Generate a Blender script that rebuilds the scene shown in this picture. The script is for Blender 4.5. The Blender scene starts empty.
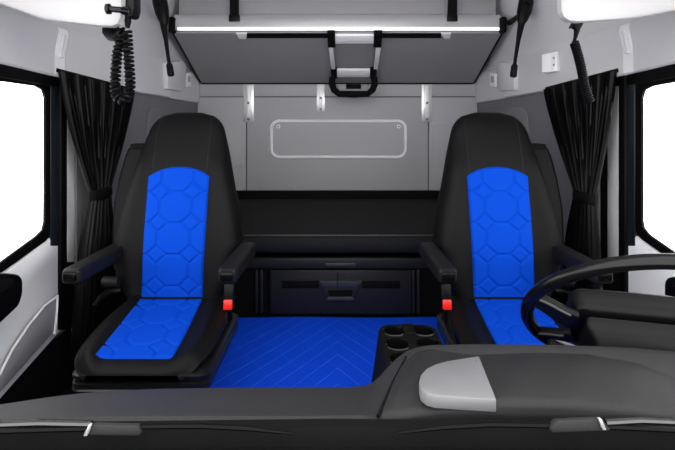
import bpy, bmesh, math, random
from mathutils import Vector, Matrix
random.seed(4)
S = bpy.context.scene
COL = S.collection
F = 470.0; HY = 118.0; CX = 337.5; CH = 1.13      # focal length in pixels, horizon row, centre column, eye height

def P(px, py, d):
    return Vector(((px - CX) * d / F, d, CH - (py - HY) * d / F))

# ------------------------------------------------------------------ materials
def srgb(r, g, b):
    f = lambda c: (c / 255 / 12.92) if c / 255 <= .04045 else ((c / 255 + .055) / 1.055) ** 2.4
    return (f(r), f(g), f(b), 1)

def mat(name, col, rough=.5, metal=0.0, bump=0.0, scale=200, var=0.0, spec=.5, coat=0.0, sheen=0.0):
    m = bpy.data.materials.new(name); m.use_nodes = True
    nt = m.node_tree; b = nt.nodes['Principled BSDF']
    b.inputs['Base Color'].default_value = col
    b.inputs['Roughness'].default_value = rough
    b.inputs['Metallic'].default_value = metal
    b.inputs['Specular IOR Level'].default_value = spec
    b.inputs['Coat Weight'].default_value = coat
    b.inputs['Sheen Weight'].default_value = sheen
    tc = nt.nodes.new('ShaderNodeTexCoord')
    if bump or var:
        n = nt.nodes.new('ShaderNodeTexNoise'); n.inputs['Scale'].default_value = scale
        n.inputs['Detail'].default_value = 3
        nt.links.new(tc.outputs['Object'], n.inputs['Vector'])
        if bump:
            bp = nt.nodes.new('ShaderNodeBump'); bp.inputs['Strength'].default_value = bump
            bp.inputs['Distance'].default_value = .002
            nt.links.new(n.outputs['Fac'], bp.inputs['Height']); nt.links.new(bp.outputs['Normal'], b.inputs['Normal'])
        if var:
            mx = nt.nodes.new('ShaderNodeMix'); mx.data_type = 'RGBA'
            mx.inputs[6].default_value = tuple(c * (1 - var) for c in col[:3]) + (1,)
            mx.inputs[7].default_value = tuple(min(1, c * (1 + var)) for c in col[:3]) + (1,)
            nt.links.new(n.outputs['Fac'], mx.inputs[0]); nt.links.new(mx.outputs[2], b.inputs['Base Color'])
    return m

M = {}
M['leather']  = mat('black_leatherette', srgb(11, 11, 12), .55, bump=.25, scale=420, var=.15, spec=.12)
M['shell']    = mat('seat_shell_plastic', srgb(20, 20, 21), .5, spec=.18, bump=.2, scale=500)
M['black']    = mat('black_plastic', srgb(8, 8, 8), .45, spec=.16, bump=.1, scale=300)
M['gloss']    = mat('gloss_black', srgb(8, 8, 9), .22, spec=.25)
M['matte']    = mat('matte_black', srgb(5, 5, 5), .8, spec=.15)
M['rubber']   = mat('black_rubber', srgb(6, 6, 7), .5, spec=.1)
M['slate']    = mat('slate_pillar', srgb(22, 27, 32), .35)
M['blue']     = mat('blue_suede', srgb(0, 62, 178), .8, bump=.2, scale=500, var=.06, spec=.08)
M['carpet']   = mat('dark_carpet', srgb(11, 11, 11), .95, bump=.8, scale=350, var=.3, spec=.1)
M['grey']     = mat('grey_panel', srgb(170, 168, 171), .55, bump=.08, scale=400, var=.02)
M['greyseam'] = mat('grey_seam', srgb(92, 91, 93), .8)
M['darkgrey'] = mat('dark_grey_panel', srgb(112, 110, 113), .7, bump=.1, scale=300, var=.05)
M['light']    = mat('light_trim', srgb(208, 207, 209), .42, bump=.04, scale=300)
M['white']    = mat('white_plastic', srgb(244, 243, 245), .3)
M['bunk']     = mat('bunk_underside', srgb(136, 134, 137), .6, bump=.1, scale=300, var=.03)
M['bunkfab']  = mat('bunk_fabric', srgb(150, 148, 151), .85, bump=.3, scale=300, var=.04)
M['alu']      = mat('brushed_aluminium', srgb(214, 213, 215), .3, metal=.6)
M['steel']    = mat('pale_metal', srgb(236, 236, 238), .35, metal=.2)
M['silver']   = mat('silver_paint', srgb(119, 118, 120), .45, metal=.2, bump=.05, scale=900, var=.03)
M['dash']     = mat('dash_soft_touch', srgb(35, 34, 35), .66, bump=.25, scale=500, var=.06, spec=.35)
M['dashtop']  = mat('dash_panel', srgb(22, 21, 22), .6, bump=.25, scale=500, var=.05, spec=.35)
M['matt']     = mat('mattress_fabric', srgb(27, 27, 28), .8, bump=.3, scale=350, var=.15, spec=.25)
M['curtain']  = mat('curtain_cloth', srgb(7, 7, 8), .42, bump=.15, scale=300, var=.1, spec=.16)
M['scuttle']  = mat('scuttle_black', srgb(9, 9, 9), .75, spec=.1, bump=.3, scale=150)
M['trimgrey'] = mat('grey_grip', srgb(50, 50, 52), .5)
M['locker']   = mat('locker_white', srgb(158, 157, 159), .3)
M['trimblack'] = mat('seat_pan_plastic', srgb(12, 12, 13), .35, spec=.4)
M['armgloss'] = mat('wiper_arm_lacquer', srgb(16, 16, 17), .12, spec=.9)
M['drawer'] = mat('drawer_plastic', srgb(27, 27, 28), .5, spec=.3)
M['red']      = mat('red_button', srgb(235, 30, 24), .35)
M['door']     = mat('door_light_grey', srgb(244, 243, 245), .5, bump=.06, scale=300)
M['pocket']   = mat('door_pocket_grey', srgb(150, 149, 152), .5, bump=.2, scale=120, var=.12)  # recess shade put into the grey; noise gives the metal texture

lm = bpy.data.materials.new('white_light_strip'); lm.use_nodes = True
lb = lm.node_tree.nodes['Principled BSDF']; lb.inputs['Base Color'].default_value = (1, 1, 1, 1)
lb.inputs['Emission Color'].default_value = (1, 1, 1, 1); lb.inputs['Emission Strength'].default_value = 1.2  # white strip given its own emission
M['led'] = lm

gm = bpy.data.materials.new('window_glass'); gm.use_nodes = True
nt = gm.node_tree; nt.nodes.clear()
out = nt.nodes.new('ShaderNodeOutputMaterial'); mx = nt.nodes.new('ShaderNodeMixShader')
tr = nt.nodes.new('ShaderNodeBsdfTransparent'); gl = nt.nodes.new('ShaderNodeBsdfGlossy')
gl.inputs['Roughness'].default_value = .02; mx.inputs[0].default_value = .04
nt.links.new(tr.outputs[0], mx.inputs[1]); nt.links.new(gl.outputs[0], mx.inputs[2]); nt.links.new(mx.outputs[0], out.inputs[0])
M['glass'] = gm

def make_mat_blue():
    # quilted floor mat: chevron stitch lines plus a fine diamond weave, from object coordinates
    m = bpy.data.materials.new('blue_quilted_mat'); m.use_nodes = True
    nt = m.node_tree; b = nt.nodes['Principled BSDF']; N = nt.nodes.new; Lk = nt.links.new
    tc = N('ShaderNodeTexCoord'); sp = N('ShaderNodeSeparateXYZ'); Lk(tc.outputs['Object'], sp.inputs[0])
    def mth(op, a, bb=None):
        n = N('ShaderNodeMath'); n.operation = op
        for i, v in enumerate((a, bb)):
            if v is None: continue
            if isinstance(v, (int, float)): n.inputs[i].default_value = v
            else: Lk(v, n.inputs[i])
        return n.outputs[0]
    ax = mth('ABSOLUTE', sp.outputs[0])
    def lines(k, pitch, wid):
        v = mth('ADD', sp.outputs[1], mth('MULTIPLY', ax, k))
        f = mth('PINGPONG', mth('DIVIDE', v, pitch), .5)           # 0 on the stitch line
        return mth('SUBTRACT', 1.0, mth('MINIMUM', mth('DIVIDE', f, wid), 1.0))
    l1 = lines(1.45, .115, .05); l2 = lines(-1.45, .23, .03); l3 = lines(1.45, .0383, .12)
    h = mth('MAXIMUM', l1, mth('MULTIPLY', l2, .3)); h2 = mth('MAXIMUM', h, mth('MULTIPLY', l3, .18))
    cm = N('ShaderNodeMix'); cm.data_type = 'RGBA'
    cm.inputs[6].default_value = srgb(0, 72, 230); cm.inputs[7].default_value = srgb(40, 112, 240)
    Lk(h2, cm.inputs[0]); Lk(cm.outputs[2], b.inputs['Base Color'])
    bp = N('ShaderNodeBump'); bp.invert = True; bp.inputs['Strength'].default_value = .6; bp.inputs['Distance'].default_value = .004
    Lk(h2, bp.inputs['Height']); Lk(bp.outputs[0], b.inputs['Normal'])
    b.inputs['Roughness'].default_value = .7; b.inputs['Specular IOR Level'].default_value = .2
    return m
M['bluemat'] = make_mat_blue()

# ------------------------------------------------------------------ object helpers
BASE = {}
def obj(name, bm, m, parent=None, label=None, smooth=True, ang=38):
    bmesh.ops.remove_doubles(bm, verts=bm.verts, dist=1e-6)
    bmesh.ops.recalc_face_normals(bm, faces=bm.faces)
    base = BASE[parent] if parent else Vector((0, 0, 0))
    for v in bm.verts: v.co -= base
    if smooth:
        for f in bm.faces: f.smooth = True
        a = math.radians(ang)
        for e in bm.edges:
            if len(e.link_faces) == 2 and e.calc_face_angle(0) > a: e.smooth = False
    me = bpy.data.meshes.new(name); bm.to_mesh(me); bm.free(); me.materials.append(M[m])
    o = bpy.data.objects.new(name, me); COL.objects.link(o)
    if parent: o.parent = parent
    BASE[o] = base
    if label: o['label'] = label
    return o

def thing(name, label, cat, loc, group=None):
    o = bpy.data.objects.new(name, None); o.empty_display_size = .05; COL.objects.link(o)
    o.location = loc; BASE[o] = Vector(loc); o['label'] = label; o['category'] = cat
    if group: o['group'] = group
    return o

def tag(o, label, cat, group=None):
    o['label'] = label; o['category'] = cat
    if group: o['group'] = group
    return o

def rebase(o, loc):
    loc = Vector(loc)
    for v in o.data.vertices: v.co -= loc
    o.location = loc; BASE[o] = loc
    return o

def struct(name, bm, m, parent=None, **k):
    o = obj(name, bm, m, parent, **k)
    if not parent: o['kind'] = 'structure'
    return o

def nb(): return bmesh.new()

def box(bm, x0, x1, y0, y1, z0, z1, bev=0.0, seg=2, mtx=None):
    t = bmesh.new(); bmesh.ops.create_cube(t, size=1)
    for v in t.verts:
        v.co = Vector((x0 + (v.co.x + .5) * (x1 - x0), y0 + (v.co.y + .5) * (y1 - y0), z0 + (v.co.z + .5) * (z1 - z0)))
    if bev: bmesh.ops.bevel(t, geom=t.edges[:], offset=bev, segments=seg, profile=.5, affect='EDGES')
    if mtx is not None: bmesh.ops.transform(t, matrix=mtx, verts=t.verts)
    me = bpy.data.meshes.new('t'); t.to_mesh(me); t.free(); bm.from_mesh(me); bpy.data.meshes.remove(me)
    return bm

def prism(bm, pts, vec, bev=0.0, seg=2):
    t = bmesh.new(); vec = Vector(vec)
    a = [t.verts.new(p) for p in pts]; f = t.faces.new(a)
    r = bmesh.ops.extrude_face_region(t, geom=[f])
    bmesh.ops.translate(t, verts=[g for g in r['geom'] if isinstance(g, bmesh.types.BMVert)], vec=vec)
    if f.is_valid is False or len([x for x in t.faces if len(x.verts) == len(pts)]) < 2:
        t.faces.new(a)
    bmesh.ops.recalc_face_normals(t, faces=t.faces)
    if bev: bmesh.ops.bevel(t, geom=t.edges[:], offset=bev, segments=seg, profile=.5, affect='EDGES')
    me = bpy.data.meshes.new('t'); t.to_mesh(me); t.free(); bm.from_mesh(me); bpy.data.meshes.remove(me)
    return bm

def loft(bm, rings, cap=True, closed=True):
    vs = [[bm.verts.new(p) for p in r] for r in rings]
    n = len(rings[0])
    for a, b in zip(vs[:-1], vs[1:]):
        for i in range(n if closed else n - 1):
            j = (i + 1) % n
            bm.faces.new((a[i], a[j], b[j], b[i]))
    if cap:
        bm.faces.new(vs[0]); bm.faces.new(vs[-1])
    return vs

def tube(bm, pts, r, n=8, cap=True):
    pts = [Vector(p) for p in pts]; rs = r if isinstance(r, (list, tuple)) else [r] * len(pts)
    rings = []; up = None
    for i, p in enumerate(pts):
        d = (pts[min(i + 1, len(pts) - 1)] - pts[max(i - 1, 0)]).normalized()
        if up is None:
            up = Vector((0, 0, 1)) if abs(d.z) < .9 else Vector((1, 0, 0))
        s = d.cross(up).normalized(); up = s.cross(d).normalized()
        rings.append([p + (s * math.cos(2 * math.pi * k / n) + up * math.sin(2 * math.pi * k / n)) * rs[i] for k in range(n)])
    loft(bm, rings, cap)
    return bm

def torus(bm, c, R, r, e1, e2, n=64, m=12):
    e1 = Vector(e1); e2 = Vector(e2); e3 = e1.cross(e2)
    rings = []
    for i in range(n):
        a = 2 * math.pi * i / n; rad = e1 * math.cos(a) + e2 * math.sin(a)
        rings.append([Vector(c) + rad * R + (rad * math.cos(2 * math.pi * k / m) + e3 * math.sin(2 * math.pi * k / m)) * r for k in range(m)])
    rings.append(rings[0]); loft(bm, rings, cap=False)
    return bm

def grid(bm, nu, nv, fn):
    vs = [[bm.verts.new(fn(i / (nu - 1), j / (nv - 1))) for i in range(nu)] for j in range(nv)]
    for j in range(nv - 1):
        for i in range(nu - 1):
            bm.faces.new((vs[j][i], vs[j][i + 1], vs[j + 1][i + 1], vs[j + 1][i]))
    return vs

def rrect(w, h, r, n=5):
    pts = []
    for cx, cy, a0 in ((w - r, h - r, 0), (-w + r, h - r, 90), (-w + r, -h + r, 180), (w - r, -h + r, 270)):
        for k in range(n + 1):
            a = math.radians(a0 + 90 * k / n); pts.append((cx + r * math.cos(a), cy + r * math.sin(a)))
    return pts

def lerp(a, b, t): return a + (b - a) * t
def interp(tab, x):
    if x <= tab[0][0]: return tab[0][1]
    for (x0, y0), (x1, y1) in zip(tab[:-1], tab[1:]):
        if x <= x1: return lerp(y0, y1, (x - x0) / (x1 - x0))
    return tab[-1][1]
def spl(tab, x):     # smooth (Catmull-Rom) table lookup
    n = len(tab)
    if x <= tab[0][0]: return tab[0][1]
    if x >= tab[-1][0]: return tab[-1][1]
    for i in range(n - 1):
        if x <= tab[i + 1][0]:
            x0, y0 = tab[i]; x1, y1 = tab[i + 1]; t = (x - x0) / (x1 - x0); h = x1 - x0
            m0 = (y1 - (tab[i - 1][1] if i else y0)) / (x1 - (tab[i - 1][0] if i else x0)) * h
            m1 = ((tab[i + 2][1] if i + 2 < n else y1) - y0) / ((tab[i + 2][0] if i + 2 < n else x1) - x0) * h
            return (2*t**3-3*t*t+1)*y0 + (t**3-2*t*t+t)*m0 + (-2*t**3+3*t*t)*y1 + (t**3-t*t)*m1
def sstep(a, b, x):
    t = max(0, min(1, (x - a) / (b - a))); return t * t * (3 - 2 * t)

# ------------------------------------------------------------------ the cab shell
YR = 3.22; ZC = 2.02; YF = .72
LOWX = [(.7, 1.13), (1.95, 1.13), (2.45, 1.06), (3.22, .955)]     # half width of the cab along its depth, below the fascia
def wallx(d, z):
    b = interp(LOWX, d)
    return b - max(0, z - 1.40) * interp([(.7, .22), (2.0, .25), (2.5, .30), (3.0, .06), (3.3, 0)], d)
def onwall(px, py, off=0.0):
    s = 1 if px > CX else -1
    d = .75
    while d < YR:
        p = P(px, py, d)
        if abs(p.x) >= wallx(d, p.z) - off: break
        d += .002
    return P(px, py, d)
def onx(px, py, X): return P(px, py, X * F / abs(px - CX))

bm = nb(); box(bm, -1.2, 1.2, .28, YR + .05, -.05, 0); struct('floor', bm, 'carpet')
bm = nb(); box(bm, -1.25, 1.25, YF, YR + .1, ZC, ZC + .05); struct('ceiling', bm, 'light')

# engine tunnel
bm = nb(); box(bm, -.53, .53, .80, 2.44, 0.0, .095, .02); o = struct('trim_1', bm, 'carpet')

# rear wall: upper strip, centre panel and two side sections with seams between
bm = nb(); box(bm, -1.0, 1.0, YR, YR + .06, 0, ZC); struct('wall_back', bm, 'greyseam')
zt = P(0, 97, YR).z; zb = P(0, 190, YR).z; xs = P(247, 0, YR).x
xe = .955
t = 2
def rearpanel(n, x0, x1, z0, z1, bev=.004):
    bm = nb(); box(bm, x0, x1, YR - .018, YR - .0005, z0, z1, bev); return struct('trim_%d' % n, bm, 'grey')
rearpanel(2, -xe, xe, zt + .003, 1.42)
rearpanel(3, -xe, xs - .003, zb, zt - .003); rearpanel(4, xs + .003, -xs - .003, zb, zt - .003); rearpanel(5, -xs + .003, xe, zb, zt - .003)
# embossed pads on the side sections
for n, s in ((6, -1), (7, 1)):
    bm = nb(); c = P(337.5 + s * 107, 146, YR - .018)
    prism(bm, [Vector((c.x + a, YR - .0185, c.z + b)) for a, b in rrect(.085, .14, .02)], (0, -.006, 0), .003)
    struct('trim_%d' % n, bm, 'grey')
bm = nb(); box(bm, -xe, xe, YR - .03, YR - .001, .45, zb - .001, .004); struct('trim_8', bm, 'matte')

# side walls
for s, side in ((-1, 'left'), (1, 'right')):
    ds = [YF, 1.0, 1.4, 1.62]
    # behind the window: full-height dark lower wall
    def sheet(bm, d0, d1, z0, z1, off=0.0, nd=14, nz=6, th=.03):
        def fn(off2):
            return lambda u, v: Vector((s * (wallx(lerp(d0, d1, u), lerp(z0, z1, v)) - off + off2), lerp(d0, d1, u), lerp(z0, z1, v)))
        a = grid(bm, nd, nz, fn(0)); b = grid(bm, nd, nz, fn(th))
        rim = lambda g: g[0] + [r[-1] for r in g[1:]] + g[-1][::-1][1:] + [r[0] for r in g[::-1][1:-1]]
        ra, rb = rim(a), rim(b)
        for i in range(len(ra)):
            j = (i + 1) % len(ra); bm.faces.new((ra[i], ra[j], rb[j], rb[i]))
    bm = nb(); sheet(bm, 2.02, YR, 0, 1.30); struct('wall_' + side, bm, 'darkgrey')
    bm = nb(); sheet(bm, YF, 2.02, 0, .25); sheet(bm, 2.02, YR, 0, .35, off=.004); struct('trim_%d' % (50 if s < 0 else 51), bm, 'carpet')
    bm = nb(); sheet(bm, YF, YR, 1.30, ZC, nd=24, nz=12); struct('wall_%s_upper' % side, bm, 'light')

# ---- fascia panels over the curtains
def fascia(n, s, tab, m='light'):
    # tab rows: depth, z bottom, z top ; follows the wall, stands 25 mm proud
    bm = nb(); rings = []
    for d, z0, z1 in tab:
        r = []
        for z, off in ((z0, 0), (z0, .020), (z0 + .006, .028), ((z0 + z1) / 2, .03), (z1 - .02, .028), (z1 - .004, .02), (z1, .0)):
            r.append(Vector((s * (wallx(d, z) - off), d, z)))
        rings.append(r)
    loft(bm, rings)
    return struct('trim_%d' % n, bm, m)
def zedge(d): return interp([(.7, 1.36), (1.58, 1.308), (2.44, 1.262), (3.22, 1.233)], d)
def ztop(d): return interp([(.7, 1.50), (1.9, 1.49), (2.7, 1.475), (3.0, 1.45)], d)
dsp = lambda px: 1.11 * F / abs(px - CX)
for s, n, px in ((-1, 10, 54), (1, 12, 634)):
    d0 = dsp(px)
    px2 = px + 9 * -s
    d1 = dsp(px2)
    fascia(n, s, [(d, zedge(d), ztop(d)) for d in (.8, 1.2, 1.5, d0 - .012)])
    fascia(n + 1, s, [(d, zedge(d), ztop(d)) for d in (d1, 2.1, 2.3, 2.5, 2.7, 2.78)])
    # slotted pillar between the two panels, with a small clip at its foot
    fascia(n + 10, s, [(d, zedge(d) + .001, ztop(d) - .002) for d in (d0 - .010, d0 + .01, d1 - .002)], 'white')
    bm = nb(); dm = lerp(d0, d1, .3); zz0, zz1 = zedge(d0) + .075, ztop(d0) - .01
    tube(bm, [Vector((s * (wallx(dm, z) - .034), dm, z)) for z in (zz0, zz0 + .02, lerp(zz0, zz1, .5), zz1 - .02)], [.012, .0085, .0085, .007], 8); struct('trim_%d' % (n + 14), bm, 'light')
# lower lip behind, between the fascia end and the rear wall
for s, n in ((-1, 15), (1, 16)):
    bm = nb(); rings = []
    for d in (2.78, 2.9, 3.05, 3.2):
        z0 = zedge(d)
        rings.append([Vector((s * (wallx(d, z) - o), d, z)) for z, o in ((z0, 0), (z0, .012), (z0 + .01, .018), (1.43, .018), (1.44, 0))])
    loft(bm, rings); struct('trim_%d' % n, bm, 'light')

# ------------------------------------------------------------------ doors, windows, pillars
XW = 1.13
def flat(bm, pts, X, th, s, bev=0.0):
    prism(bm, [onx(px, py, X) for px, py in pts], (s * th, 0, 0), bev)
def window(n, s, glass, outer):
    # rubber frame: ring between outer and glass outlines, on the plane of the side wall
    bm = nb()
    g = [onx(px, py, XW) for px, py in glass]; o = [onx(px, py, XW) for px, py in outer]
    g2 = [p.copy() for p in g]; o2 = [p + Vector((-s * .003, 0, 0)) for p in o]
    mid = [(a + b) / 2 + Vector((-s * .006, 0, 0)) for a, b in zip(g, o)]
    gb = [p + Vector((s * .008, 0, 0)) for p in g]; ob = [p + Vector((s * .03, 0, 0)) for p in o]
    rings = [gb, g2, mid, o2, ob, gb]
    vs = []
    for r in rings[:-1]: vs.append([bm.verts.new(p) for p in r])
    vs.append(vs[0]); k = len(g)
    for a, b in zip(vs[:-1], vs[1:]):
        for i in range(k):
            j = (i + 1) % k; bm.faces.new((a[i], a[j], b[j], b[i]))
    w = struct('window_%d' % n, bm, 'rubber')
    bm = nb(); prism(bm, [p + Vector((s * .002, 0, 0)) for p in g], (s * .004, 0, 0)); struct('window_pane', bm, 'glass', w)
    return w
# front of the window runs on out of the frame towards the windscreen
window(1, -1, [(-420, 40), (-200, 62), (0, 81), (36, 86), (43, 90), (45.5, 98), (45.5, 180), (45, 222), (43, 230), (37, 236), (0, 263), (-200, 400), (-420, 500)],
              [(-430, 10), (-200, 44), (0, 66), (44, 72), (51, 76), (52, 90), (52, 180), (52, 226), (50, 235), (45, 241), (0, 273), (-200, 415), (-420, 520)])
window(2, 1, [(1100, 40), (880, 62), (675, 82), (652, 86), (644, 90), (641.5, 98), (641.5, 180), (641.5, 220), (643, 228), (649, 235), (675, 253), (880, 390), (1100, 490)],
             [(1110, 10), (880, 44), (675, 68), (643, 74), (636, 78), (634, 90), (634, 180), (634, 224), (636, 232), (642, 239), (675, 262), (880, 405), (1100, 510)])
# dark pillar behind the windows
def vbar(n, s, p0, p1, y0, y1, m, off=0.0, th=.03, bev=.004):
    bm = nb(); X = XW - off
    prism(bm, [onx(p0, y0, X), onx(p1, y0, X), onx(p1, y1, X), onx(p0, y1, X)], (s * th, 0, 0), bev); return struct('trim_%d' % n, bm, m)
vbar(30, -1, 51, 62, 66, 246, 'slate', .008); vbar(31, -1, 61.5, 67.5, 68, 330, 'rubber', .02, .05)
vbar(32, 1, 634.5, 624, 66, 246, 'slate', .008); vbar(33, 1, 624.5, 618, 68, 330, 'rubber', .02, .05)
vbar(34, -1, 67.5, 78, 70, 262, 'light', .0, .03); vbar(35, 1, 618, 607, 72, 262, 'light', .0, .03)
vbar(36, -1, 78, 92, 70, 420, 'matte', .0, .03); vbar(37, 1, 607, 592, 70, 420, 'matte', .0, .03)
vbar(38, -1, 67.5, 78, 262, 420, 'matte', .0, .03); vbar(39, 1, 618, 607, 262, 420, 'matte', .0, .03)
# black head strip between window and fascia
for n, s in ((40, -1), (41, 1)):
    bm = nb()
    prism(bm, [Vector((s * 1.118, d, z)) for d, z in ((.75, 1.40), (2.05, 1.33), (2.05, 1.27), (1.85, 1.255), (.75, 1.30))], (s * .012, 0, 0)); struct('trim_%d' % n, bm, 'rubber')

def door(n, s, panel, pocket, piping, arm):
    d = thing('door_%d' % n, '', '', (s * 1.1, 1.3, .22)); del d['label'], d['category']; d['kind'] = 'structure'
    bm = nb(); flat(bm, panel, 1.125, .05, s, .008); obj('door_panel', bm, 'door', d)
    if pocket:
        bm = nb(); flat(bm, pocket, 1.108, .012, s, .004); obj('door_pocket', bm, 'pocket', d)
        bm = nb(); tube(bm, [onx(a, b, 1.104) for a, b in piping], .0045, 6); obj('piping', bm, 'white', d)
    bm = nb(); flat(bm, arm[0], 1.04, .085, s, .012); ar = obj('armrest', bm, 'black', d)
    bm = nb(); flat(bm, arm[1], 1.036, .012, s, .004); obj('pull_recess', bm, 'matte', ar)
    return d
door(1, -1, [(-420, 545), (-200, 425), (0, 277), (46, 242), (52, 236), (60, 234), (66.5, 239), (66.5, 325), (60, 332), (0, 400), (-100, 510), (-420, 850)],
     [(-420, 640), (0, 378), (12, 352), (28, 328), (44, 308), (57, 297), (56, 318), (54, 332), (0, 393), (-100, 500), (-420, 840)],
     [(-30, 410), (0, 374), (12, 350), (28, 326), (44, 306), (57.5, 296), (57, 310), (54.5, 334)],
     ([(-150, 330), (-60, 290), (0, 272), (20, 274), (24, 279), (24, 294), (20, 306), (0, 325), (-150, 450)],
      [(-100, 320), (0, 280), (13, 279), (15, 284), (8, 290), (0, 294), (-100, 340)]))
door(2, 1, [(1100, 540), (880, 412), (675, 266), (640, 240), (636, 236), (626, 234), (619, 239), (619, 325), (626, 332), (675, 392), (760, 490), (1100, 850)],
     None, None,
     ([(820, 330), (740, 295), (675, 276), (666, 277), (663, 282), (663, 296), (667, 306), (675, 318), (820, 440)],
      [(780, 330), (690, 285), (675, 283), (671, 285), (675, 290), (700, 305), (780, 345)]))

# ------------------------------------------------------------------ curtains
def curtain(s, top, pinch, bot, label):
    # each row: (x, depth) of both ends
    c = thing('curtain', label, 'curtain', (s * 1.06, 2.15, .2), 'tied-back curtains behind the seats')
    nf = 21
    def place(u, v):
        z = interp([(0, 1), (1, 0)], v)
        Zt = lerp(top[0][2], top[1][2], u); zp = pinch[2]; zb = .16
        if v < .5:
            k = v / .5; e = k ** 1.25
            d = lerp(lerp(top[0][1], top[1][1], u), lerp(pinch[0], pinch[1], u), e); z = lerp(Zt, zp, k)
            amp = lerp(.012, .010, e)
            x = lerp(lerp(top[0][0], top[1][0], u), 1.035, e)
        else:
            k = (v - .5) / .5; e = 1 - (1 - k) ** 2.2
            d = lerp(lerp(pinch[0], pinch[1], u), lerp(bot[0], bot[1], u), e); z = lerp(zp, zb, k)
            amp = lerp(.012, .022, e); x = lerp(1.035, 1.045, k)
        ph = 2 * math.pi * nf * u + .6 * math.sin(5 * u + 3 * v)
        x -= amp * (math.sin(ph) + .35 * math.sin(2.3 * ph + 1.3))
        d += amp * .4 * math.cos(ph)
        return Vector((s * x, d, z))
    bm = nb(); grid(bm, 211, 44, place)
    r = bmesh.ops.solidify(bm, geom=bm.faces[:], thickness=.0015)
    obj('drape', bm, 'curtain', c, ang=80)
    bm = nb(); rings = []
    for z in (-.022, -.014, 0, .014, .022):
        g = .030 if abs(z) < .02 else .024
        rings.append([Vector((s * (1.035 + g * math.cos(a)), (pinch[0] + pinch[1]) / 2 + (abs(pinch[1] - pinch[0]) / 2 + g * .4) * math.sin(a), pinch[2] + z)) for a in [2 * math.pi * k / 20 for k in range(20)]])
    loft(bm, rings); obj('tieback', bm, 'matte', c)
    bm = nb(); tube(bm, [Vector((s * (top[0][0] + .012), top[0][1] + .01, top[0][2] + .002)), Vector((s * (top[1][0] + .012), top[1][1] - .005, top[1][2] + .006))], .008, 8); obj('curtain_rail', bm, 'matte', c)
    return c
curtain(-1, ((1.085, 1.83, 1.315), (1.035, 2.40, 1.270)), (1.98, 2.13, .80), (1.88, 2.18), 'black curtain gathered by a band, behind the seat without a steering wheel')
curtain(1, ((1.085, 1.83, 1.315), (1.035, 2.36, 1.272)), (1.90, 2.04, .80), (1.88, 2.18), 'black curtain gathered by a band, behind the seat at the steering wheel')

# ------------------------------------------------------------------ seats
def lattice(u, v):
    du = abs(u - round(u)); dv = abs(v - round(v)); e = du + dv - .293
    return min(abs(e) * .7071, max(min(du, dv), -e * 3))

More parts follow.
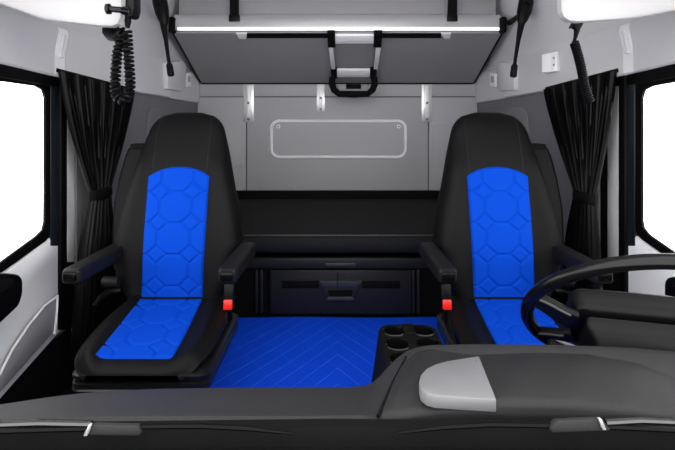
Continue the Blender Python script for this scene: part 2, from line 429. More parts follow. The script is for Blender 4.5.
def seat(s, label):
    # s = -1 left seat, +1 right seat; local x grows outward (away from the cab centre)
    X0 = .629 if s < 0 else .634
    XA = .632 - X0          # armrests, base and buckle keep their own spacing
    def W(lx, y, z): return Vector((s * (X0 + lx), y, z))
    st = thing('cab_seat', label, 'seat', (s * X0, 1.65, 0), 'pair of cab seats')
    # -------- backrest
    Y0, Z0, HT = 1.79, .425, .728
    wid = [(0, .180), (.06, .206), (.13, .228), (.25, .250), (.36, .246), (.46, .234), (.56, .217), (.66, .200), (.76, .183), (.86, .163), (.92, .148), (.96, .126), (.985, .097), (1.0, .052)]
    thk = [(0, .062), (.2, .070), (.6, .062), (.85, .056), (.95, .048), (.985, .038), (1.0, .02)]
    def centre(t): return Y0 + .055 + .15 * t - .02 * math.sin(math.pi * t), Z0 + HT * t
    def front(t, x):
        w = spl(wid, t); th = spl(thk, t); q = min(1, abs(x) / w)
        y = th * max(0, 1 - q ** 2.6) ** (1 / 2.6)
        bol = .022 * sstep(.5, .8, q) * (1 - sstep(.9, 1, q)) * (1 - sstep(.68, .85, t))
        return y + bol
    bm = nb(); rings = []
    for i in range(49):
        t = i / 48; t = t if t < .9 else t
        yc, zc = centre(t); w = spl(wid, t); th = spl(thk, t); ring = []
        for k in range(56):
            a = 2 * math.pi * k / 56
            q = math.copysign(abs(math.cos(a)) ** .8, math.cos(a)); x = w * q
            if math.sin(a) <= 0: y = -front(t, x)
            else: y = th * 1.15 * abs(math.sin(a)) ** .8
            ring.append(W(x, yc + y, zc))
        rings.append(ring)
    loft(bm, rings); obj('backrest', bm, 'leather', st, ang=60)
    # stitched seam between headrest panel and bolsters
    for sx in (-1, 1):
        pts = []
        for i in range(12):
            t = lerp(.66, .965, i / 11); x = sx * min(.108, spl(wid, t) * .82); yc, zc = centre(t)
            pts.append(W(x, yc - front(t, x) + .0006, zc))
        bm = nb(); tube(bm, pts, .0022, 6); obj('seam', bm, 'shell', st)
    # blue quilted insert
    PI_, QJ = 72, 170
    def ptop(u): return lerp(.652, .702, 1 - abs(2 * u - 1) ** 2.3)
    def panel(u, v):
        t = lerp(.022, ptop(u), v); x = (u - .5) * 2 * lerp(.117, .122, v) ; yc, zc = centre(t)
        zz = t * HT; g = lattice(x / .127 + .5, (zz - .068) / .116)
        dep = .0052 * (1 - sstep(.012, .055, g))
        edge = min(u, 1 - u) * .24; edge = min(edge, (1 - v) * .5)
        lift = .0105 * sstep(0, .007, edge) - .001
        return W(x, yc - front(t, x) - lift + dep * sstep(0, .006, edge), zc)
    bm = nb(); grid(bm, PI_, QJ, panel); obj('quilted_insert', bm, 'blue', st, 'blue hexagon-quilted backrest insert', ang=70)
    yc, zc = centre(.032); pts = [W(x, yc - front(.032, x) - .010, zc) for x in (-.16, -.12, -.06, 0, .06, .12, .16)]
    bm = nb(); tube(bm, pts, .0055, 8); obj('crease_piping', bm, 'matte', st)  # black tube added as the shade in the crease
    # -------- outer side shell with belt guide
    bm = nb(); rings = []
    for t, x0, x1 in ((.12, .18, .285), (.25, .19, .298), (.45, .17, .302), (.62, .14, .292), (.75, .12, .276), (.79, .12, .266), (.80, .12, .256)):
        yc, zc = centre(t)
        rings.append([W(x0, yc + .055, zc), W(x1 - .012, yc + .05, zc), W(x1, yc + .062, zc), W(x1, yc + .10, zc), W(x1 - .012, yc + .115, zc), W(x0, yc + .115, zc)])
    loft(bm, rings); obj('side_shell', bm, 'leather', st)
    bm = nb(); yc, zc = centre(.79); box(bm, -.02, .02, -.03, .03, -.012, .012, .006, mtx=Matrix.Translation(W(.222, yc + .075, zc + .008)) @ Matrix.Scale(1.6, 4, (1, 0, 0))); obj('belt_guide', bm, 'matte', st)
    # -------- cushion
    YB, YFt = 1.84, 1.40
    cw = [(0, .175), (.15, .194), (.4, .213), (.65, .216), (.82, .208), (.92, .191), (.97, .170), (1.0, .142)]
    ct = [(0, .447), (.12, .443), (.6, .410), (.85, .394), (.93, .388), (.97, .380), (1.0, .366)]
    def ctop(v, x):
        w = spl(cw, v); q = min(1, abs(x) / w)
        z = spl(ct, v) + .016 * sstep(.52, .78, q) * (1 - sstep(.9, .97, v) * .7)
        return z - .024 * (sstep(.74, 1.0, q) ** 1.6)
    bm = nb(); rings = []
    for j in range(41):
        v = j / 40; v = v if v < .8 else 1 - .2 * ((1 - v) / .2) ** 1.4
        y = lerp(YB, YFt, v); w = spl(cw, v); r = []
        for k in range(41):
            x = w * math.sin((k / 40 - .5) * math.pi) ; r.append(W(x - .016, y, ctop(v, x)))
        zb = lerp(.352, .366, sstep(.3, .8, v)) if v < .9 else lerp(.366, .362, (v - .9) / .1)
        r += [W(w * .985 - .016, y, lerp(r[-1].z, zb, .5)), W(w * .95 - .016, y, zb), W(-w * .95 - .016, y, zb), W(-w * .985 - .016, y, lerp(r[0].z, zb, .5))]
        rings.append(r)
    loft(bm, rings); obj('cushion', bm, 'leather', st, ang=60)
    def cpan(u, v0):
        v = lerp(.055, .905, v0); x = (u - .5) * 2 * lerp(.118, .124, v0)
        g = lattice(x / .127 + .5, (v0 * .38 + .03) / .116); dep = .0052 * (1 - sstep(.012, .055, g))
        edge = min(min(u, 1 - u) * .24, (1 - v0) * .38)
        return W(x, lerp(YB, YFt, v), ctop(v, x) + .008 * sstep(0, .005, edge) - .001 - dep * sstep(0, .006, edge))
    bm = nb(); grid(bm, 72, 120, cpan); obj('quilted_insert', bm, 'blue', st, 'blue hexagon-quilted cushion insert', ang=70)
    # -------- pan, bellows and plinth
    bx0, bx1 = -.245 + XA, .155 + XA
    def rr(x0, x1, y0, y1, z, r=.03):
        cx, cy = (x0 + x1) / 2, (y0 + y1) / 2
        return [W(cx + a, cy + b, z) for a, b in rrect((x1 - x0) / 2, (y1 - y0) / 2, r, 4)]
    bm = nb(); loft(bm, [rr(bx0, bx1 + .02, 1.404, 1.86, .312), rr(bx0, bx1 + .02, 1.408, 1.86, .316), rr(bx0, bx1 + .02, 1.408, 1.86, .332), rr(bx0 + .006, bx1 + .014, 1.416, 1.86, .336), rr(bx0 + .006, bx1 + .014, 1.416, 1.86, .342), rr(bx0, bx1 + .02, 1.408, 1.86, .346), rr(bx0, bx1 + .02, 1.408, 1.86, .356), rr(bx0 + .01, bx1 + .01, 1.414, 1.86, .361)]); obj('seat_pan', bm, 'trimblack', st)
    cx0, cx1 = -.150, .150
    bm = nb(); rings = []; z = .311; k = 0
    while z > .09:
        a = .012 if k % 2 else 0
        rings.append(rr(cx0 + a, cx1 - a, 1.45 + a, 1.72 - a, z)); z -= .017; k += 1
    loft(bm, rings); obj('bellows', bm, 'rubber', st)
    bm = nb(); loft(bm, [rr(cx0 - .005, cx1 + .005, 1.45, 1.75, 0), rr(cx0 - .005, cx1 + .005, 1.45, 1.75, .085), rr(cx0 + .005, cx1 - .005, 1.46, 1.74, .095)]); obj('plinth', bm, 'black', st)
    # -------- armrests
    def arm(lx, z_f, z_b, yf, yb, w=.031, h=.025):
        bm = nb(); rings = []
        for t, k in ((0, .72), (.015, .92), (.05, 1), (.3, 1), (.7, 1.0), (.95, 1), (1.0, .85)):
            y = lerp(yf, yb, t); z = lerp(z_f, z_b, t); hh = h * lerp(1, 1.15, t)
            rings.append([W(lx + a * k, y, z + b * k) for a, b in rrect(w, hh, .012, 4)])
        loft(bm, rings); return bm
    a1 = obj('armrest', arm(.222 + XA, .622, .610, 1.50, 1.87), 'shell', st)
    a2 = obj('armrest', arm(-.278 + XA, .624, .612, 1.50, 1.87), 'shell', st)
    for ar, lx in ((a1, .222 + XA), (a2, -.278 + XA)):
        bm = nb(); prism(bm, [W(lx + a, 1.503, .621 + b) for a, b in rrect(.021, .014, .008, 4)], (0, -.006, 0), .002); obj('end_cap', bm, 'gloss', ar)
        bm = nb(); tube(bm, [W(lx, 1.84, .61), W(lx * .80, 1.86, .60)], .022, 12); obj('pivot', bm, 'black', ar)
    # -------- buckle on the inner side
    bm = nb(); tube(bm, [W(-.222 + XA, 1.80, .35), W(-.226 + XA, 1.77, .42), W(-.228 + XA, 1.745, .48)], [.008, .009, .008], 8)
    bs = obj('belt_buckle', bm, 'matte', st)
    bm = nb(); box(bm, -.019, .019, -.014, .014, -.028, .042, .007, mtx=Matrix.Translation(W(-.231 + XA, 1.74, .474)) @ Matrix.Rotation(math.radians(-12), 4, 'X')); obj('buckle_body', bm, 'black', bs)
    bm = nb(); box(bm, -.0165, .0165, -.006, .010, -.020, .016, .004, mtx=Matrix.Translation(W(-.231 + XA, 1.720, .449)) @ Matrix.Rotation(math.radians(-12), 4, 'X')); obj('release_button', bm, 'red', bs, 'red release button')
    # -------- recline lever on the outer side
    bm = nb(); tube(bm, [W(.205, 1.80, .47), W(.235, 1.78, .475), W(.245, 1.73, .468), W(.243, 1.68, .455)], [.012, .012, .010, .007], 8); obj('recline_lever', bm, 'black', st)
    bm = nb(); tube(bm, [W(.19, 1.765, .515), W(.25, 1.765, .515)], .020, 14); obj('adjuster_knob', bm, 'shell', st)
    return st
seat(-1, 'black seat with blue quilted inserts and no steering wheel in front of it')
seat(1, 'black seat with blue quilted inserts, behind the steering wheel')

# ------------------------------------------------------------------ floor mat
bm = nb()
def mt(u, v):
    x = lerp(-.525, .525, u); y = lerp(.86, 2.425, v)
    return Vector((x, y, .102 + .002 * math.sin(9 * x) * math.sin(7 * y)))
grid(bm, 24, 36, mt); bmesh.ops.solidify(bm, geom=bm.faces[:], thickness=.006)
mo = rebase(obj('floor_mat', bm, 'bluemat'), (0, 1.7, .096)); tag(mo, 'blue quilted floor mat between the two seats', 'mat')

# ------------------------------------------------------------------ lower bunk
YB0 = 2.44
lb = thing('drawer_cabinet', 'black drawer unit under the lower mattress, across the back', 'cabinet', (0, 2.75, 0))
bm = nb(); box(bm, -.93, .93, YB0 + .02, YR - .04, .0, .375, .004); obj('carcass', bm, 'matte', lb)
zf1 = P(0, 256, YB0).z; zf0 = P(0, 268, YB0).z
bm = nb(); box(bm, -.93, .93, YB0 - .012, YB0 + .02, zf0, zf1 - .008, .006); fr = obj('front_rail', bm, 'drawer', lb)
a, b = P(326, 262, YB0), P(355.5, 265.5, YB0)
bm = nb(); box(bm, a.x, b.x, YB0 - .02, YB0 - .008, b.z, a.z, .003); obj('rail_handle', bm, 'trimgrey', fr, 'small grey grip strip')
# drawer
x0 = P(270, 0, YB0).x; x1 = P(411, 0, YB0).x; z1 = P(0, 270, YB0).z; z0 = P(0, 314, YB0).z
bm = nb(); box(bm, x0, x1, YB0 - .004, YB0 + .03, z0, z1, .005); dr = obj('drawer', bm, 'drawer', lb)
for q0, q1 in ((282, 319), (362, 400)):
    a, b = P(q0, 280.5, YB0), P(q1, 288, YB0); bm = nb(); box(bm, a.x, b.x, YB0 - .008, YB0, b.z, a.z, .003); obj('groove_strip', bm, 'matte', dr)
bm = nb(); y = YB0 - .02
prism(bm, [P(px, py, y) for px, py in ((319, 281), (362, 281), (358, 288), (323, 288))], (0, .02, 0), .004); obj('latch_plate', bm, 'trimgrey', dr, 'dark grey latch plate')
bm = nb(); prism(bm, [P(px, py, y) for px, py in ((323, 288.5), (358, 288.5), (355, 302), (326, 302))], (0, .018, 0), .004); hd = obj('drawer_handle', bm, 'drawer', dr)
bm = nb(); prism(bm, [P(px, py, y - .004) for px, py in ((328, 297), (353, 297), (354, 300.5), (327, 300.5))], (0, .01, 0), .002); obj('pull_lip', bm, 'trimgrey', dr)
bm = nb(); prism(bm, [P(px, py, y - .004) for px, py in ((328, 290), (353, 290), (352, 296), (329, 296))], (0, .008, 0), .001); obj('handle_recess', bm, 'matte', dr)
bm = nb(); box(bm, -.0015, .0015, y - .003, y, P(0, 287, y).z, P(0, 272, y).z); obj('centre_seam', bm, 'matte', dr)
for s in (-1, 1):
    for k, q in enumerate((76, 81)):
        xx = s * (q * YB0 / F); bm = nb(); box(bm, xx - .008, xx + .008, YB0 - .002, YB0 + .025, z0 + .002, z1, .004); obj('side_post', bm, 'drawer', lb)
# mattress
bm = nb(); rings = []
zt_ = P(0, 235, 2.42).z; zb_ = P(0, 254.5, 2.42).z
for xx, k in ((-.93, .9), (-.915, 1), (-.4, 1), (0, 1), (.4, 1), (.915, 1), (.93, .9)):
    zz = lambda z: lerp((zt_ + zb_) / 2, z, k)
    rings.append([Vector((xx, y, zz(z))) for y, z in ((2.45, zb_), (2.425, zb_ + .01), (2.415, (zt_ + zb_) / 2), (2.42, zt_ - .016), (2.432, zt_ - .004), (2.46, zt_ + .004), (2.7, zt_ + .03), (2.95, zt_ + .05), (3.1, zt_ + .06), (3.17, zt_ + .055), (3.185, zt_), (3.185, zb_))])
loft(bm, rings)
mtt = rebase(obj('mattress', bm, 'matt', ang=60), (0, 2.8, zb_)); tag(mtt, 'black fabric mattress lying on the lower bunk', 'mattress')
bm = nb(); tube(bm, [Vector((x, 2.424, zt_ - .003)) for x in (-.925, -.5, 0, .5, .925)], .0045, 8); obj('piping', bm, 'trimgrey', mtt)

# ------------------------------------------------------------------ upper bunk, folded up, with its rail
YA, ZA, SL = 2.64, 1.613, .446
def zpl(d): return ZA - (d - YA) * SL
def und(px, py, off=0.0):       # point on the bunk's underside, pushed down by off
    k = (py - HY) / F; d = (ZA + SL * YA - off - CH) / (SL - k); return P(px, py, d)
XBu = .925
ub = thing('upper_bunk', 'grey tilted upper bunk with pale front rail, above the rear wall', 'bunk', (0, 2.9, 1.36))
bm = nb(); rings = []
for x in (-XBu, XBu):
    rings.append([Vector((x, YA + .01, ZA - .005)), Vector((x, 3.195, zpl(3.195))), Vector((x, 3.195, zpl(3.195) + .05)), Vector((x, YA + .03, ZA + .06))])
loft(bm, rings); obj('bunk_board', bm, 'bunk', ub)
for s in (-1, 1):
    bm = nb(); tube(bm, [Vector((s * (XBu + .003), y, zpl(y) + .004)) for y in (YA, 2.9, 3.19)], .008, 6); obj('edge_trim', bm, 'matte', ub)
bm = nb(); tube(bm, [Vector((x, 3.193, zpl(3.193) - .002)) for x in (-XBu, 0, XBu)], .006, 6); obj('edge_trim', bm, 'matte', ub)
# aluminium front rail
zr0 = P(0, 30.5, YA).z; zr1 = P(0, 14, YA).z
bm = nb(); rings = []
for x in (-XBu + .005, XBu - .005):
    rings.append([Vector((x, y, z)) for y, z in ((YA + .03, zr0), (YA, zr0), (YA - .006, zr0 + .006), (YA - .004, zr0 + .05), (YA + .004, zr1 - .02), (YA + .02, zr1), (YA + .04, zr1), (YA + .04, zr0))])
loft(bm, rings); obj('front_rail', bm, 'alu', ub)
zl0 = P(0, 30.4, YA - .01).z; zl1 = P(0, 27.3, YA - .01).z
bm = nb(); box(bm, -XBu + .03, XBu - .02, YA - .016, YA - .003, zl0, zl1, .004); obj('light_strip', bm, 'led', ub, 'bright white strip along the rail')
for s in (-1, 1):
    bm = nb(); box(bm, s * .925 - .016, s * .925 + .016, YA - .03, YA + .03, zr0 - .015, zr1 - .02, .008); obj('rail_end_cap', bm, 'matte', ub)
# slots and tabs in the underside
for q0, q1 in ((247, 331), (378, 441)):
    bm = nb(); prism(bm, [und(a, b, .002) for a, b in ((q0, 33), (q1, 33), (q1, 37.5), (q0, 37.5))], (0, .0, -.004)); obj('slot', bm, 'matte', ub)
for q0, q1 in ((236, 247), (441, 451)):
    bm = nb(); prism(bm, [und(a, b, .004) for a, b in ((q0, 32.5), (q1, 32.5), (q1 - 1, 38.5), (q0 + 3, 38.5))], (0, -.002, -.005), .001); obj('tab', bm, 'steel', ub)
# bunk mattress
bm = nb(); rings = []
for x, k in ((-XBu + .02, .9), (-XBu + .05, 1), (0, 1), (XBu - .05, 1), (XBu - .02, .9)):
    r = []
    for y, z in ((YA + .045, ZA + .085), (YA + .045, ZA + .20), (YA + .07, ZA + .23), (3.12, 1.75), (3.15, 1.72), (3.15, zpl(3.15) + .06)):
        r.append(Vector((x, y, lerp(ZA + .12, z, k) if y < 3 else z)))
    rings.append(r)
loft(bm, rings); um = rebase(obj('bunk_mattress', bm, 'bunkfab', ang=60), (0, 2.9, 1.5)); tag(um, 'grey fabric mattress on the upper bunk, behind the straps', 'mattress')
# straps
for q, w in ((234, 'left'), (452, 'right')):
    d = YA - .004
    bm = nb(); a = P(q - 4.5, -40, d); b = P(q + 4.5, -40, d); c = P(q + 5, 19, d); e = P(q - 4, 19, d)
    if w == 'right': a = P(q - 2, -40, d); b = P(q + 6, -40, d); c = P(q + 5, 19, d); e = P(q - 5, 19, d)
    a.z = b.z = ZC - .002
    prism(bm, [a, b, c, e], (0, -.003, 0))
    sobj = thing('bunk_strap', 'black strap holding up the bunk, %s' % ('nearer the looped coil cord' if w == 'left' else 'nearer the straight coil cord'), 'strap', c, 'bunk straps')
    obj('webbing', bm, 'matte', sobj)
    f0, f1 = P(q - 5, 15, d - .003), P(q + 5.5, 21.5, d - .003)
    bm = nb(); box(bm, f0.x, f1.x, d - .012, d + .004, f1.z, f0.z, .003); obj('anchor', bm, 'black', sobj)

# ------------------------------------------------------------------ folding ladder under the bunk
ld = thing('folding_ladder', 'black and white folding ladder stowed under the middle of the bunk', 'ladder', und(355, 80, .05))
OFF = .03
def lbar(name, q, m, th=.018, bev=.004, parent=ld, off=OFF):
    bm = nb(); pts = [und(a, b, off) for a, b in q]
    prism(bm, pts, (0, th * .4, th * .9), bev); return obj(name, bm, m, parent)
lbar('rung', ((334, 36), (375, 36), (375, 44), (334, 44)), 'white')
lbar('rung', ((336, 70.5), (371, 70.5), (370, 77.5), (337, 77.5)), 'white')
lbar('side_rail', ((328.5, 48), (333, 48), (335.5, 71), (331.5, 71)), 'steel')
lbar('side_rail', ((376, 48), (381, 48), (377.5, 71), (373.5, 71)), 'steel')
for q in (((327, 33.5), (335, 33.5), (335.5, 48), (328, 48)), ((374, 33.5), (382.5, 33.5), (381.5, 48), (373.5, 48)),
          ((330.5, 70), (337, 70), (337, 79), (331, 79)), ((370, 70), (377, 70), (376.5, 79), (370, 79))):
    lbar('joint', q, 'matte', .026, .005, off=OFF + .006)
dU = 2.98
bm = nb(); tube(bm, [P(a, b, dU) for a, b in ((332.5, 77), (331.8, 84), (334, 90), (339, 93.5), (354, 94.5), (368, 93.5), (372.5, 90), (374.8, 84), (374, 77))], .022, 10); obj('foot_bar', bm, 'matte', ld)
bm = nb(); prism(bm, [P(a, b, dU - .012) for a, b in ((337, 84), (369, 84), (368, 91), (339, 91))], (0, .03, 0), .004); obj('foot_bracket', bm, 'silver', ld, 'silver foot bracket')
bm = nb(); box(bm, *(lambda a, b: (a.x, b.x, dU - .03, dU + .02, b.z, a.z))(P(346, 84.5, dU), P(361, 89, dU)), .004); obj('foot_catch', bm, 'matte', ld)

# ------------------------------------------------------------------ rear wall fittings
yw = YR - .018
for (q0, q1, y0, y1, lab) in ((243.5, 254, 84, 122, 'pale metal bracket, lower on the wall, left of the framed hatch'), (316.5, 325, 84, 112, 'short pale metal bracket just left of the folding ladder'), (421.5, 432, 84, 122, 'pale metal bracket on the wall, right of the ladder')):
    br = thing('wall_bracket', lab, 'bracket', P((q0 + q1) / 2, y1, yw), 'metal brackets on the rear wall')
    a, b = P(q0, y0, yw), P(q1, y1, yw)
    bm = nb(); box(bm, a.x, b.x, yw - .007, yw - .0005, b.z, a.z, .002); obj('plate', bm, 'alu', br)
    bm = nb(); w = (b.x - a.x); box(bm, a.x + w * .28, b.x - w * .28, yw - .014, yw - .006, b.z + .03, a.z - .01, .003); obj('rib', bm, 'steel', br)
    for zz in (b.z + .018, (a.z + b.z) / 2):
        bm = nb(); tube(bm, [Vector(((a.x + b.x) / 2, yw - .006, zz)), Vector(((a.x + b.x) / 2, yw - .017, zz))], .009, 12); obj('bolt', bm, 'silver', br)
ht = thing('wall_hatch', 'grey rectangular hatch with white rounded border on the rear wall', 'hatch', P(338, 157, yw))
a, b = P(271.5, 121, yw), P(405.5, 157, yw); cx, cz = (a.x + b.x) / 2, (a.z + b.z) / 2; hw, hh = (b.x - a.x) / 2, (a.z - b.z) / 2
bm = nb(); prism(bm, [Vector((cx + p, yw - .0005, cz + q)) for p, q in rrect(hw - .002, hh - .002, .05, 8)], (0, -.005, 0)); obj('hatch_panel', bm, 'grey', ht)
bm = nb(); pts = [Vector((cx + p, yw - .007, cz + q)) for p, q in rrect(hw, hh, .055, 8)]; pts.append(pts[0]); tube(bm, pts, .0105, 8); obj('border', bm, 'white', ht, 'white border')
for q in (278.5, 398.5):
    c = P(q, 126.5, yw); bm = nb(); tube(bm, [Vector((c.x, yw - .004, c.z)), Vector((c.x, yw - .012, c.z))], .013, 16); k = obj('screw', bm, 'steel', ht)
    bm = nb(); tube(bm, [Vector((c.x, yw - .011, c.z)), Vector((c.x, yw - .0135, c.z))], .006, 12); obj('screw_socket', bm, 'darkgrey', k)

# ------------------------------------------------------------------ fittings on the side walls
def wallbox(name, quad, m, off, th, bev, s, parent=None):
    pts = [onwall(a, b, .018) for a, b in quad]
    x = sum(p.x for p in pts) / len(pts)
    bm = nb(); prism(bm, [p + Vector((-s * off, 0, 0)) for p in pts], (s * th, 0, 0), bev)
    return obj(name, bm, m, parent)
def fin(o, label, cat, group=None):
    c = sum((v.co for v in o.data.vertices), Vector()) / len(o.data.vertices); rebase(o, c); tag(o, label, cat, group)
# big plates and small switches at both ends of the bunk
o = wallbox('cover_plate', ((161, 63), (177, 61), (181, 65), (180.5, 89), (177, 91), (162, 89)), 'light', .034, .03, .004, -1); fin(o, 'pale cover plate behind the tip of the lamp by the looped cord', 'plate', 'pale cover plates by the bunk ends')
o = wallbox('cover_plate', ((502.5, 66), (506, 62), (520, 64), (520, 90), (505, 91), (502.5, 88)), 'light', .034, .03, .004, 1); fin(o, 'pale cover plate behind the tip of the lamp by the straight cord', 'plate', 'pale cover plates by the bunk ends')
for s, quad, lab in ((-1, ((183.5, 73), (188.5, 72), (188.5, 86), (183.5, 87)), 'small white switch below the bunk end, beside the looped coil cord'), (1, ((492.5, 72.5), (498.5, 73.5), (498.5, 87), (492.5, 86)), 'small white switch below the bunk end, beside the straight coil cord')):
    o = wallbox('wall_switch', quad, 'white', .018, .025, .003, s); fin(o, lab, 'switch', 'small white wall switches')
    q = [(lerp(quad[0][0], quad[1][0], u), lerp(quad[0][1], quad[2][1], v)) for u, v in ((.25, .25), (.75, .25), (.75, .7), (.25, .7))]
    pts = [onwall(a, b, .018) + Vector((-s * .021, 0, 0)) for a, b in q]; bm = nb(); prism(bm, pts, (s * .006, 0, 0), .001); obj('rocker', bm, 'grey', o)
wp = onwall(550, 62, .02).y
sb = thing('control_box', 'white control box on the panel beside the straight coil cord', 'box', P(550, 72, wp - .06))
def bq(a, b, o=0): return P(a, b, lerp(wp - .04, wp - .10, (a - 541.5) / 15) - o)
bm = nb(); prism(bm, [bq(541.5, 54.5), bq(557, 51.5), bq(557.5, 71), bq(541.5, 73)], (.06, .05, 0), .004); obj('case', bm, 'white', sb)
bm = nb(); prism(bm, [bq(a, b, .003) for a, b in ((551, 53.7), (556, 52.8), (556.3, 70), (551.2, 70.5))], (.003, .006, 0), .001); cs = obj('switch_strip', bm, 'steel', sb)
for py in (58, 65):
    bm = nb(); c = bq(553.6, py, .002); tube(bm, [c, c + Vector((.002, -.007, 0))], .006, 10); obj('button', bm, 'grey', cs)

# ------------------------------------------------------------------ gooseneck lamps at the bunk ends
def lamp(s, pts, head, label):
    L = thing('gooseneck_lamp', label, 'lamp', P(*pts[0]), 'gooseneck lamps by the bunk')
    bm = nb(); hp = [P(*p) for p in head]; tube(bm, hp, [.018, .030, .036, .034, .026, .014], 14); obj('lamp_base', bm, 'black', L)
    bm = nb(); tube(bm, [hp[2] + Vector((0, -.03, 0)), hp[2] + Vector((0, -.05, 0))], [.02, .016], 12); obj('switch_knob', bm, 'gloss', L)
    bm = nb(); tube(bm, [P(*p) for p in pts], [.018, .015, .010, .0085, .0085, .0085][:len(pts)], 10); obj('neck', bm, 'rubber', L)
    e = P(*pts[-1]); e2 = P(*pts[-2]); dr_ = (e - e2).normalized()
    bm = nb(); tube(bm, [e - dr_ * .03, e - dr_ * .02, e + dr_ * .03, e + dr_ * .036], [.010, .016, .017, .012], 12); obj('lamp_head', bm, 'black', L)
    bm = nb(); y = YA - .03; tube(bm, [hp[3], lerp(hp[3], Vector((s * .955, y, 1.66)), .6), Vector((s * .955, y, 1.66))], [.012, .012, .016], 8); obj('mount_arm', bm, 'matte', L)
lamp(-1, [(163, 20, 2.3), (164, 28, 2.3), (166, 40, 2.3), (168, 56, 2.3), (170, 69, 2.3)], [(158, -14, 2.33), (158, -6, 2.33), (160, 3, 2.32), (162, 12, 2.31), (164, 20, 2.3), (165, 25, 2.3)], 'black gooseneck lamp hanging beside the looped coil cord')
lamp(1, [(522, 20, 2.3), (520.5, 28, 2.3), (518, 42, 2.3), (515.5, 58, 2.3), (514, 70, 2.3)], [(528, -14, 2.33), (527, -6, 2.33), (526, 3, 2.32), (524, 12, 2.31), (522, 20, 2.3), (521, 25, 2.3)], 'black gooseneck lamp hanging beside the straight coil cord')

# raised lining panels on the side walls behind the seats
for n, s in ((52, -1), (53, 1)):
    d0, d1 = 2.56, 3.10
    a = Vector((s * wallx(d0, 1), d0, 0)); b = Vector((s * wallx(d1, 1), d1, 0)); t = (b - a).normalized(); nrm = Vector((-s * abs(t.y), -abs(t.x) , 0)); c = (a + b) / 2
    bm = nb(); prism(bm, [c + t * p + Vector((0, 0, .86 + q)) for p, q in rrect((b - a).length / 2, .33, .06, 6)], nrm * .012, .005); struct('trim_%d' % n, bm, 'darkgrey')

# ------------------------------------------------------------------ overhead lockers by the windscreen
def locker(s, fr, d, depth, rise, label):
    L = thing('overhead_locker', label, 'locker', P(fr[1][0], fr[1][1], d), 'white overhead lockers')
    bm = nb(); rings = []
    for k, (dy, sh) in enumerate(((0.012, .012), (.003, .004), (0, .010), (0, .02))): pass
    f = [P(a, b, d) for a, b in fr]
    # outline in the plane facing the windscreen, closed above the frame at the roof
    out_ = f + [Vector((f[-1].x, d, ZC - .003)), Vector((f[0].x, d, ZC - .003))]
    c = sum(out_, Vector()) / len(out_)
    def ring(dy, k, dz=0): return [Vector((lerp(p.x, c.x, k) * (1 + max(0, dy - .02) * 1.15 / d), d + dy, p.z if p.z > ZC - .01 else lerp(p.z, c.z, k) + dz)) for p in out_]
    loft(bm, [ring(.012, .03), ring(.003, .012), ring(0.0, .03) if 0 else ring(.0015, .016), ring(.02, 0), ring(depth * .6, 0, rise * .6), ring(depth, .03, rise)])
    obj('case', bm, 'locker', L)
    return L
locker(-1, [(-120, -45), (-40, -10), (0, 4), (22, 12), (40, 18), (70, 22.5), (100, 26), (112, 26.5), (118, 24), (121.5, 17), (122, 0)], 1.25, .22, .05, 'white overhead locker with the black handset holder beside it')
locker(1, [(800, -30), (720, 0), (675, 10.5), (645, 16), (622, 19), (595, 21), (578, 22), (569, 21), (563.5, 17.5), (561, 11), (560.5, 0)], 1.25, .22, .05, 'white overhead locker above the straight coil cord')

# ------------------------------------------------------------------ coil cords
def coil(bm, path, R, r, turns, n=12):
    # path: list of points; wraps a helix round it
    pts = [Vector(p) for p in path]; L = [0]
    for a, b in zip(pts[:-1], pts[1:]): L.append(L[-1] + (b - a).length)
    def at(t):
        x = t * L[-1]
        for i in range(len(pts) - 1):
            if x <= L[i + 1] + 1e-9:
                k = (x - L[i]) / (L[i + 1] - L[i]); return pts[i].lerp(pts[i + 1], k), (pts[min(i + 2, len(pts) - 1)] - pts[max(i - 1, 0)]).normalized()
    N_ = int(turns * n); out_ = []
    for i in range(N_ + 1):
        t = i / N_; p, d = at(t); e1 = Vector((0, 1, 0)); e1 = (e1 - d * e1.dot(d)).normalized(); e2 = d.cross(e1)
        a = 2 * math.pi * turns * t; out_.append(p + (e1 * math.cos(a) + e2 * math.sin(a)) * R)
    tube(bm, out_, r, 5)
def smooth(pts, n=6):
    res = []; m = len(pts)
    for i in range(m - 1):
        p0, p1, p2, p3 = pts[max(i - 1, 0)], pts[i], pts[i + 1], pts[min(i + 2, m - 1)]
        for k in range(n):
            t = k / n; res.append(.5 * ((2 * p1) + (p2 - p0) * t + (2 * p0 - 5 * p1 + 4 * p2 - p3) * t * t + (3 * p1 - p0 - 3 * p2 + p3) * t ** 3))
    res.append(pts[-1]); return res
d = 1.30
hs = thing('radio_handset', 'black handset hung in a holder beside the left overhead locker', 'handset', P(128, 10, d))
bm = nb(); prism(bm, [P(a, b, d - .03) for a, b in ((123.5, -25), (133.5, -25), (134, 8), (132, 16), (126, 17), (123, 10))], (0, .05, 0), .006); obj('handset_body', bm, 'black', hs)
bm = nb(); tube(bm, [P(127.5, 15, d), P(128, 22, d), P(127.5, 28, d)], [.012, .009, .006], 8); obj('cord_relief', bm, 'rubber', hs)
bm = nb(); e = 1.215; tube(bm, [P(106, 9, e), P(107, 9, e), P(110, 9, e), P(110.5, 9, e), P(121, 10, e), P(124, 10.5, e + .01), P(127, 11, e + .05)], [.010, .014, .014, .008, .008, .011, .011], 12); obj('holder_peg', bm, 'gloss', hs)
d = 1.36
cc = thing('coil_cord', 'black coiled cord hanging in a loop beside the handset', 'cord', P(122, 102, d), 'coiled cords hanging from above')
path = smooth([P(a, b, d) for a, b in ((127, 31), (128, 45), (129, 62), (130.2, 80), (129.5, 92), (125, 99.5), (120, 99.5), (115.5, 92), (115.5, 78), (116.5, 62), (118.5, 48), (123, 36), (120, 30))])
bm = nb(); coil(bm, path, .0105, .0052, 35); obj('coil', bm, 'rubber', cc)
